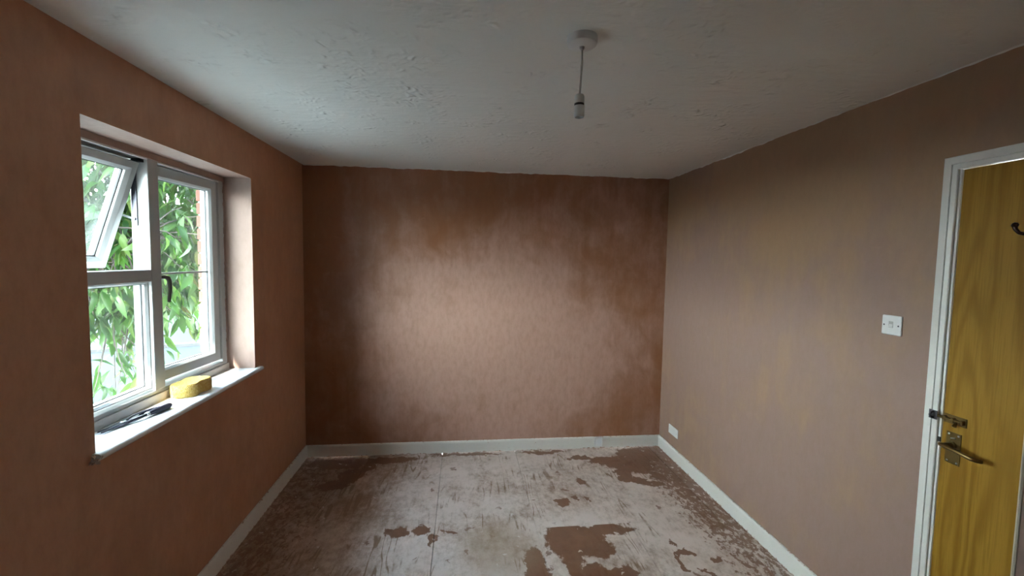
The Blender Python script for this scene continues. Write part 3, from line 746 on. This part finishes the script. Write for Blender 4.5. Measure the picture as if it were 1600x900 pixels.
for (zz, sc_) in [(0.0, 0.95), (0.004, 0.985), (0.010, 1.0), (0.024, 1.01), (0.040, 1.005), (0.054, 0.995), (0.059, 0.975), (0.062, 0.93)]:
    ring = []
    for v in loop:
        r = (v-cen)*sc_; r *= 1 + 0.02*mnoise.noise((r.x*60, r.y*60, zz*70))
        ring.append(mb.bm.verts.new((cen.x+r.x, cen.y+r.y, WZ0+zz)))
    rings.append(ring)
for a, b in zip(rings, rings[1:]):
    for k in range(n): mb.bm.faces.new((a[k], a[(k+1) % n], b[(k+1) % n], b[k]))
mb.bm.faces.new(rings[0][::-1]); mb.bm.faces.new(rings[-1])
mb.build('sponge_body', m_sponge, so, smooth=True)

# long-nosed pliers lying on the sill
pr = thing('pliers', (-0.08, 1.93, WZ0), 'dark steel long-nosed pliers with black grips lying on the sill', 'pliers')
ax = Vector((0.045, 0.215, 0)).normalized(); sd = Vector((ax.y, -ax.x, 0)); o0 = Vector((-0.090, 1.868, WZ0+0.009))
def pt(l, s_, h=0.0): return o0 + ax*l + sd*s_ + Vector((0, 0, h))
def blade(sgn, name, mat):
    mb = MB()
    out = [(0.016, 0.0), (0.018, 0.012), (-0.012, 0.013), (-0.040, 0.0105), (-0.092, 0.0095), (-0.094, 0.0070), (-0.045, 0.0018), (-0.012, 0.0005)]
    mb.prism(out, lambda p: pt(p[0], sgn*p[1], -0.0065 + (0.002 if p[0] < -0.03 else 0)), lambda p: pt(p[0], sgn*p[1], 0.0055 - (0.003 if p[0] < -0.03 else 0)))
    mb.build(name, mat, pr, bevel=0.001)
blade(1, 'jaw', m_dsteel); blade(-1, 'jaw', m_dsteel)
MB().lathe([(0.010, -0.007), (0.010, 0.0075), (0.008, 0.0085), (0, 0.0085)], pt(0.0, 0, 0), (0, 0, 1), 20).build('pivot', m_steel, pr, smooth=True)
def pipe(name, pts, rad, mat): MB().tube([pt(*p) for p in pts], rad, 12).build(name, mat, pr, smooth=True)
pipe('shank', [(0.012, 0.008), (0.035, 0.014, .002), (0.065, 0.015, .003), (0.095, 0.013, .004)], [.0065, .0065, .006, .006], m_dsteel)
pipe('collar', [(0.085, 0.0135, .004), (0.100, 0.0125, .004)], .0095, m_plasticg)
pipe('grip', [(0.098, 0.0125, .004), (0.130, 0.0115, .005), (0.165, 0.011, .005), (0.198, 0.010, .005), (0.206, 0.0098, .005)], [.0098, .0122, .0126, .0126, .0095], m_grip)
pipe('shank', [(0.012, -0.008), (0.035, -0.018, .002), (0.060, -0.026, .003), (0.085, -0.026, .003)], [.0060, .0060, .0055, .0055], m_dsteel)
pipe('grip', [(0.080, -0.0265, .002), (0.120, -0.0255, .002), (0.160, -0.0205, .002), (0.192, -0.0165, .001)], [.0072, .0082, .0076, .0052], m_grip)
pipe('spring', [(0.020, 0.004, .004), (0.045, -0.004, .006), (0.075, -0.010, .006)], .0024, m_steel)

# crumbs of dry plaster along the walls
mb = MB()
for i in range(520):
    e = random.random()
    if e < 0.40: x, y = random.uniform(0.05, W-0.05), D-0.018-abs(random.gauss(0, 0.05))
    elif e < 0.7: x, y = W-0.018-abs(random.gauss(0, 0.06)), random.uniform(1.5, D)
    else: x, y = 0.018+abs(random.gauss(0, 0.06)), random.uniform(1.3, D)
    r = random.uniform(0.0012, 0.0042)
    c = Vector((x, y, r*0.5+0.0006))
    vs_ = [c + Vector((random.uniform(-1, 1)*r, random.uniform(-1, 1)*r, random.uniform(-.6, .6)*r)) for _ in range(6)]
    bmh = [mb.bm.verts.new(v) for v in vs_]; bmesh.ops.convex_hull(mb.bm, input=bmh)
cr = mb.build('plaster_crumbs', m_crumb)
meta(cr, 'crumbs of dry plaster scattered along the baseboards', 'plaster crumbs', kind='stuff')

# ================================================================= OUTSIDE
GZ = -2.6
gr = MB().box(-90, -0.32, -50, 90, GZ-0.2, GZ).build('ground', m_conc)
meta(gr, 'worn grey yard seen below the tree outside the window', 'ground', kind='structure')
# a tarmac lane crossing the view, edged by a kerb
def strip(name, p0, p1, w, h, mat, label, cat):
    a = Vector((p0[0], p0[1], 0)); b = Vector((p1[0], p1[1], 0)); d = (b-a).normalized(); s_ = Vector((-d.y, d.x, 0))*w/2
    mb = MB(); mb.verts_faces([(q.x, q.y, z) for z in (GZ-0.05, GZ+h) for q in (a-s_, b-s_, b+s_, a+s_)],
        [(0, 1, 2, 3), (7, 6, 5, 4), (0, 4, 5, 1), (1, 5, 6, 2), (2, 6, 7, 3), (3, 7, 4, 0)])
    return meta(mb.build(name, mat), label, cat, kind='structure')
strip('road', (-40, 4), (8, 24.0), 9.0, 0.02, m_ground, 'pale grey road beyond the tree outside', 'road')
strip('kerb', (-42, 8.6), (6, 28.6), 0.35, 0.13, m_kerb, 'pale kerb along the far side of the road', 'kerb')
m_bounce = flat('bounce_grey', (0.125, 0.135, 0.132), 0.85, spec=0.1, var=0.06)
meta(MB().box(-9.0, -0.33, -12, 9.0, GZ-0.05, GZ+0.03).build('bounce_slab', m_bounce), 'unseen grey slab added by the house wall to bounce light indoors', 'bounce_slab', kind='structure')  # out-of-view slab added to bounce daylight up onto the ceiling
# roof overhang above the window
ev = MB().box(-0.72, XO+0.002, YF, D+1.2, 2.30, 2.32).build('soffit', m_soffit)
meta(ev, 'white boarded roof overhang outside above the window', 'soffit', kind='structure')
MB().box(-0.745, -0.72, YF, D+1.2, 2.25, 2.46).build('fascia', m_soffit, ev)

# ---------------------------------------------------------------- trees
def leaf_mesh(name, L=1.0, wd=0.40, droop=0.35, petiole=0.12):
    st = [(0.0, 0.02), (0.12, 0.55), (0.32, 0.95), (0.58, 0.92), (0.82, 0.48), (1.0, 0.0)]
    vs_, fs_l = [], []
    for t_, k in st:
        z = -droop*t_*t_; x = t_*L*(1-0.12*droop*t_)
        w_ = wd*0.5*k
        vs_ += [(x, -w_, z*L - 0.0*w_ + 0.28*w_), (x, 0, z*L), (x, w_, z*L + 0.28*w_)]
    for i in range(len(st)-1):
        a = i*3; b = a+3
        fs_l += [(a, a+1, b+1, b), (a+1, a+2, b+2, b+1)]
    n0 = len(vs_)
    vs_ += [(-petiole, 0, 0.03), (-petiole, 0.012, 0.03), (0.01, 0.012, 0), (0.01, -0.012, 0)]
    fs_l += [(n0, n0+1, n0+2, n0+3)]
    return vs_, fs_l
LEAFS = [leaf_mesh('a', 1, 0.28, 0.45), leaf_mesh('b', 1, 0.25, 0.80), leaf_mesh('c', 1, 0.33, 0.25)]

def orient(d, roll):
    d = d.normalized(); u = Vector((0, 0, 1)) - d*d.z
    if u.length < 1e-3: u = Vector((1, 0, 0))
    u.normalize(); s_ = u.cross(d)
    Mx = Matrix((d, s_, u)).transposed()
    return Mx @ Matrix.Rotation(roll, 3, 'X')

def in_view(p):
    """seen from the camera through the window opening?"""
    v = Vector(p) - CAM
    if v.x >= -0.1: return False
    t_ = (XF - CAM.x)/v.x
    if t_ >= 1: return False
    q = CAM + v*t_
    return WY0 < q.y < WY1 and WZ0+0.05 < q.z < WZ1-0.03

def bez(a, b, c, n):
    return [a*(1-t)**2 + b*2*t*(1-t) + c*t*t for t in [i/(n-1) for i in range(n)]]

def make_tree():
    rnd = random.Random(21)
    base = Vector((-2.5, 3.85, GZ))
    tr = thing('tree', base, 'broad-leaved green tree filling the view outside the window', 'tree')
    fork = Vector((-2.3, 3.95, 0.9))
    MB().tube(bez(base, Vector((-2.55, 3.8, -1.2)), fork, 8), [.14, .13, .12, .11, .10, .095, .085, .075], 12).build('trunk', m_bark, tr, smooth=True)
    C = Vector((-1.75, 4.60, 2.25)); RAD = Vector((0.95, 1.75, 1.42))
    leaves = []
    limbs = []
    for i in range(13):
        a = 2*math.pi*i/13 + rnd.uniform(-.2, .2); e = rnd.uniform(-0.45, 0.9)
        tip = C + Vector((RAD.x*math.cos(a)*0.8, RAD.y*math.sin(a)*0.85, RAD.z*e))
        mid = (fork+tip)/2 + Vector((rnd.uniform(-.15, .15), rnd.uniform(-.15, .15), 0.35))
        st = fork + Vector((0, 0, rnd.uniform(-0.1, 0.4)))
        pts = bez(st, mid, tip, 9); limbs.append(pts)
        MB().tube(pts, [.026*(1-t_/9.5)+.003 for t_ in range(9)], 8).build('branch', m_bark, tr, smooth=True)
    tw = MB()
    def cluster(tip, outd, nl, s0=0.165):
        for q in range(nl):
            d = (outd*0.6 + Vector((rnd.gauss(0, 1), rnd.gauss(0, 1), rnd.gauss(-0.75, 0.5)))).normalized()
            p = tip + Vector((rnd.gauss(0, .05), rnd.gauss(0, .05), rnd.gauss(0, .04)))
            s_ = s0*rnd.uniform(0.7, 1.2)
            leaves.append((p, orient(d, rnd.gauss(0, 0.6)), s_, rnd.randrange(3)))
    for i in range(1000):
        while True:
            v = Vector((rnd.uniform(-1, 1), rnd.uniform(-1, 1), rnd.uniform(-1, 1)))
            if 0.25 < v.length < 1: break
        tip = C + Vector((v.x*RAD.x, v.y*RAD.y, v.z*RAD.z))
        low = 0.86 if tip.y < 4.6 else 1.02 + 0.10*(tip.y-4.6)
        if tip.z < low: continue
        if mnoise.noise(tip*1.6) < -0.36: continue      # clumps and gaps
        L_ = min(limbs, key=lambda pts: min((p-tip).length for p in pts)); s0 = min(L_, key=lambda p: (p-tip).length)
        tw.tube(bez(s0, (s0+tip)/2 + Vector((0, 0, .08)), tip, 4), [.007, .006, .0045, .003], 5, False)
        cluster(tip, (tip-C).normalized(), rnd.randrange(8, 14))
    # thin low twigs hanging under the crown, with few leaves
    for (a, b, n_l) in (((-1.65, 4.15, 1.0), (-1.45, 3.70, 0.48), 9), ((-1.7, 4.3, 1.0), (-1.4, 4.02, 0.40), 10), ((-1.7, 4.5, 1.0), (-1.5, 4.25, 0.62), 8), ((-1.8, 4.2, 1.0), (-1.55, 3.85, 0.30), 9),
                        ((-1.7, 4.0, 1.0), (-1.5, 3.55, 0.55), 9), ((-1.9, 4.9, 1.1), (-1.6, 4.55, 0.72), 7), ((-1.7, 4.0, 1.0), (-1.55, 3.50, 0.28), 7), ((-1.7, 4.1, 1.0), (-1.3, 4.22, 0.55), 6), ((-1.6, 3.9, 1.0), (-1.35, 3.72, 0.62), 9), ((-1.8, 4.3, 1.0), (-1.6, 4.0, 0.58), 9), ((-1.9, 4.4, 1.0), (-1.7, 4.35, 0.42), 8)):
        A, B = Vector(a), Vector(b); pts = bez(A, (A+B)/2 + Vector((-.05, .05, -.12)), B, 8)
        tw.tube(pts, [.006, .0055, .005, .0045, .004, .0035, .003, .002], 5, False)
        for q in range(n_l):
            p = pts[rnd.randrange(2, 8)]
            cluster(p, Vector((rnd.gauss(0, 1), rnd.gauss(0, 1), -0.6)), 1, 0.15)
    tw.build('twigs', m_bark, tr, kind='stuff')
    vis = []
    rest = []
    for lf in leaves:
        c = lf[0] + lf[1] @ Vector((lf[2]*0.5, 0, 0))
        if in_view(c):
            vis.append((project(c)[2]/lf[2], lf))
        else: rest.append(lf)
    vis.sort(key=lambda a: a[0])
    near = [a[1] for a in vis[:290]]; rest += [a[1] for a in vis[290:]]
    meshes = []
    for k_, (v_, f_) in enumerate(LEAFS):
        me = bpy.data.meshes.new('leaf'); me.from_pydata(v_, [], f_); me.materials.append(m_leaf)
        for f in me.polygons: f.use_smooth = True
        meshes.append(me)
    for (p, R_, s_, k_) in near:
        o = bpy.data.objects.new('leaf', meshes[k_]); COL.objects.link(o); o.parent = tr
        Mx = (R_*s_).to_4x4(); Mx.translation = p - base
        o.matrix_local = Mx
    foliage_obj(rest, tr, base)
    return tr
def foliage_obj(leaves, parent, base, name='foliage'):
    V, Fc = [], []
    for (p, R_, s_, k_) in leaves:
        v_, f_ = LEAFS[k_]; n0 = len(V)
        V += [tuple(R_ @ (Vector(q)*s_) + p - base) for q in v_]
        Fc += [tuple(i+n0 for i in f) for f in f_]
    me = bpy.data.meshes.new(name); me.from_pydata(V, [], Fc); me.materials.append(m_leaf)
    for f in me.polygons: f.use_smooth = True
    o = bpy.data.objects.new(name, me); COL.objects.link(o); o.parent = parent; o['kind'] = 'stuff'
    return o
make_tree()

def far_tree(pos, h, r, n, seed, label):
    rnd = random.Random(seed); base = Vector((pos[0], pos[1], GZ))
    tr = thing('tree', base, label, 'tree')
    MB().tube([base, base+Vector((0.1, 0, h*0.35)), base+Vector((0, 0.1, h*0.8))], [.22, .17, .06], 10).build('trunk', m_bark, tr, smooth=True)
    L = []
    C = base + Vector((0, 0, h*0.55))
    for i in range(n):
        while True:
            v = Vector((rnd.uniform(-1, 1), rnd.uniform(-1, 1), rnd.uniform(-1, 1)))
            if 0.5 < v.length < 1: break
        p = C + Vector((v.x*r, v.y*r, v.z*h*0.47))
        if mnoise.noise(p*0.7) < -0.25: continue
        L.append((p, orient(Vector((rnd.gauss(0, 1), rnd.gauss(0, 1), rnd.gauss(-.4, .6))), rnd.gauss(0, 1)), rnd.uniform(.30, .55), rnd.randrange(3)))
    foliage_obj(L, tr, base)
far_tree((-12.5, 27.0), 7.0, 3.6, 3000, 5, 'dense dark tree far off behind the nearer leaves')

def hedge(p0, p1, h, w, n, seed):
    rnd = random.Random(seed); a = Vector((p0[0], p0[1], GZ)); b = Vector((p1[0], p1[1], GZ))
    hd_ = thing('hedge', a, 'long green hedge bordering the far side of the yard', 'hedge')
    L = []
    for i in range(n):
        t_ = rnd.random(); p = a.lerp(b, t_) + Vector((rnd.uniform(-w, w), rnd.uniform(-w, w), rnd.uniform(0.05, h)*(0.9+0.2*mnoise.noise((t_*20, 0, 0)))))
        L.append((p, orient(Vector((rnd.gauss(0, 1), rnd.gauss(0, 1), rnd.gauss(-.3, .6))), rnd.gauss(0, 1)), rnd.uniform(.3, .5), rnd.randrange(3)))
    foliage_obj(L, hd_, a)
    MB().tube([a+Vector((0, 0, .3)), b+Vector((0, 0, .3))], 0.06, 6).build('stem', m_bark, hd_, smooth=True)
hedge((-45, 22), (2, 42), 3.2, 0.8, 5000, 9)

bpy.context.view_layer.update()
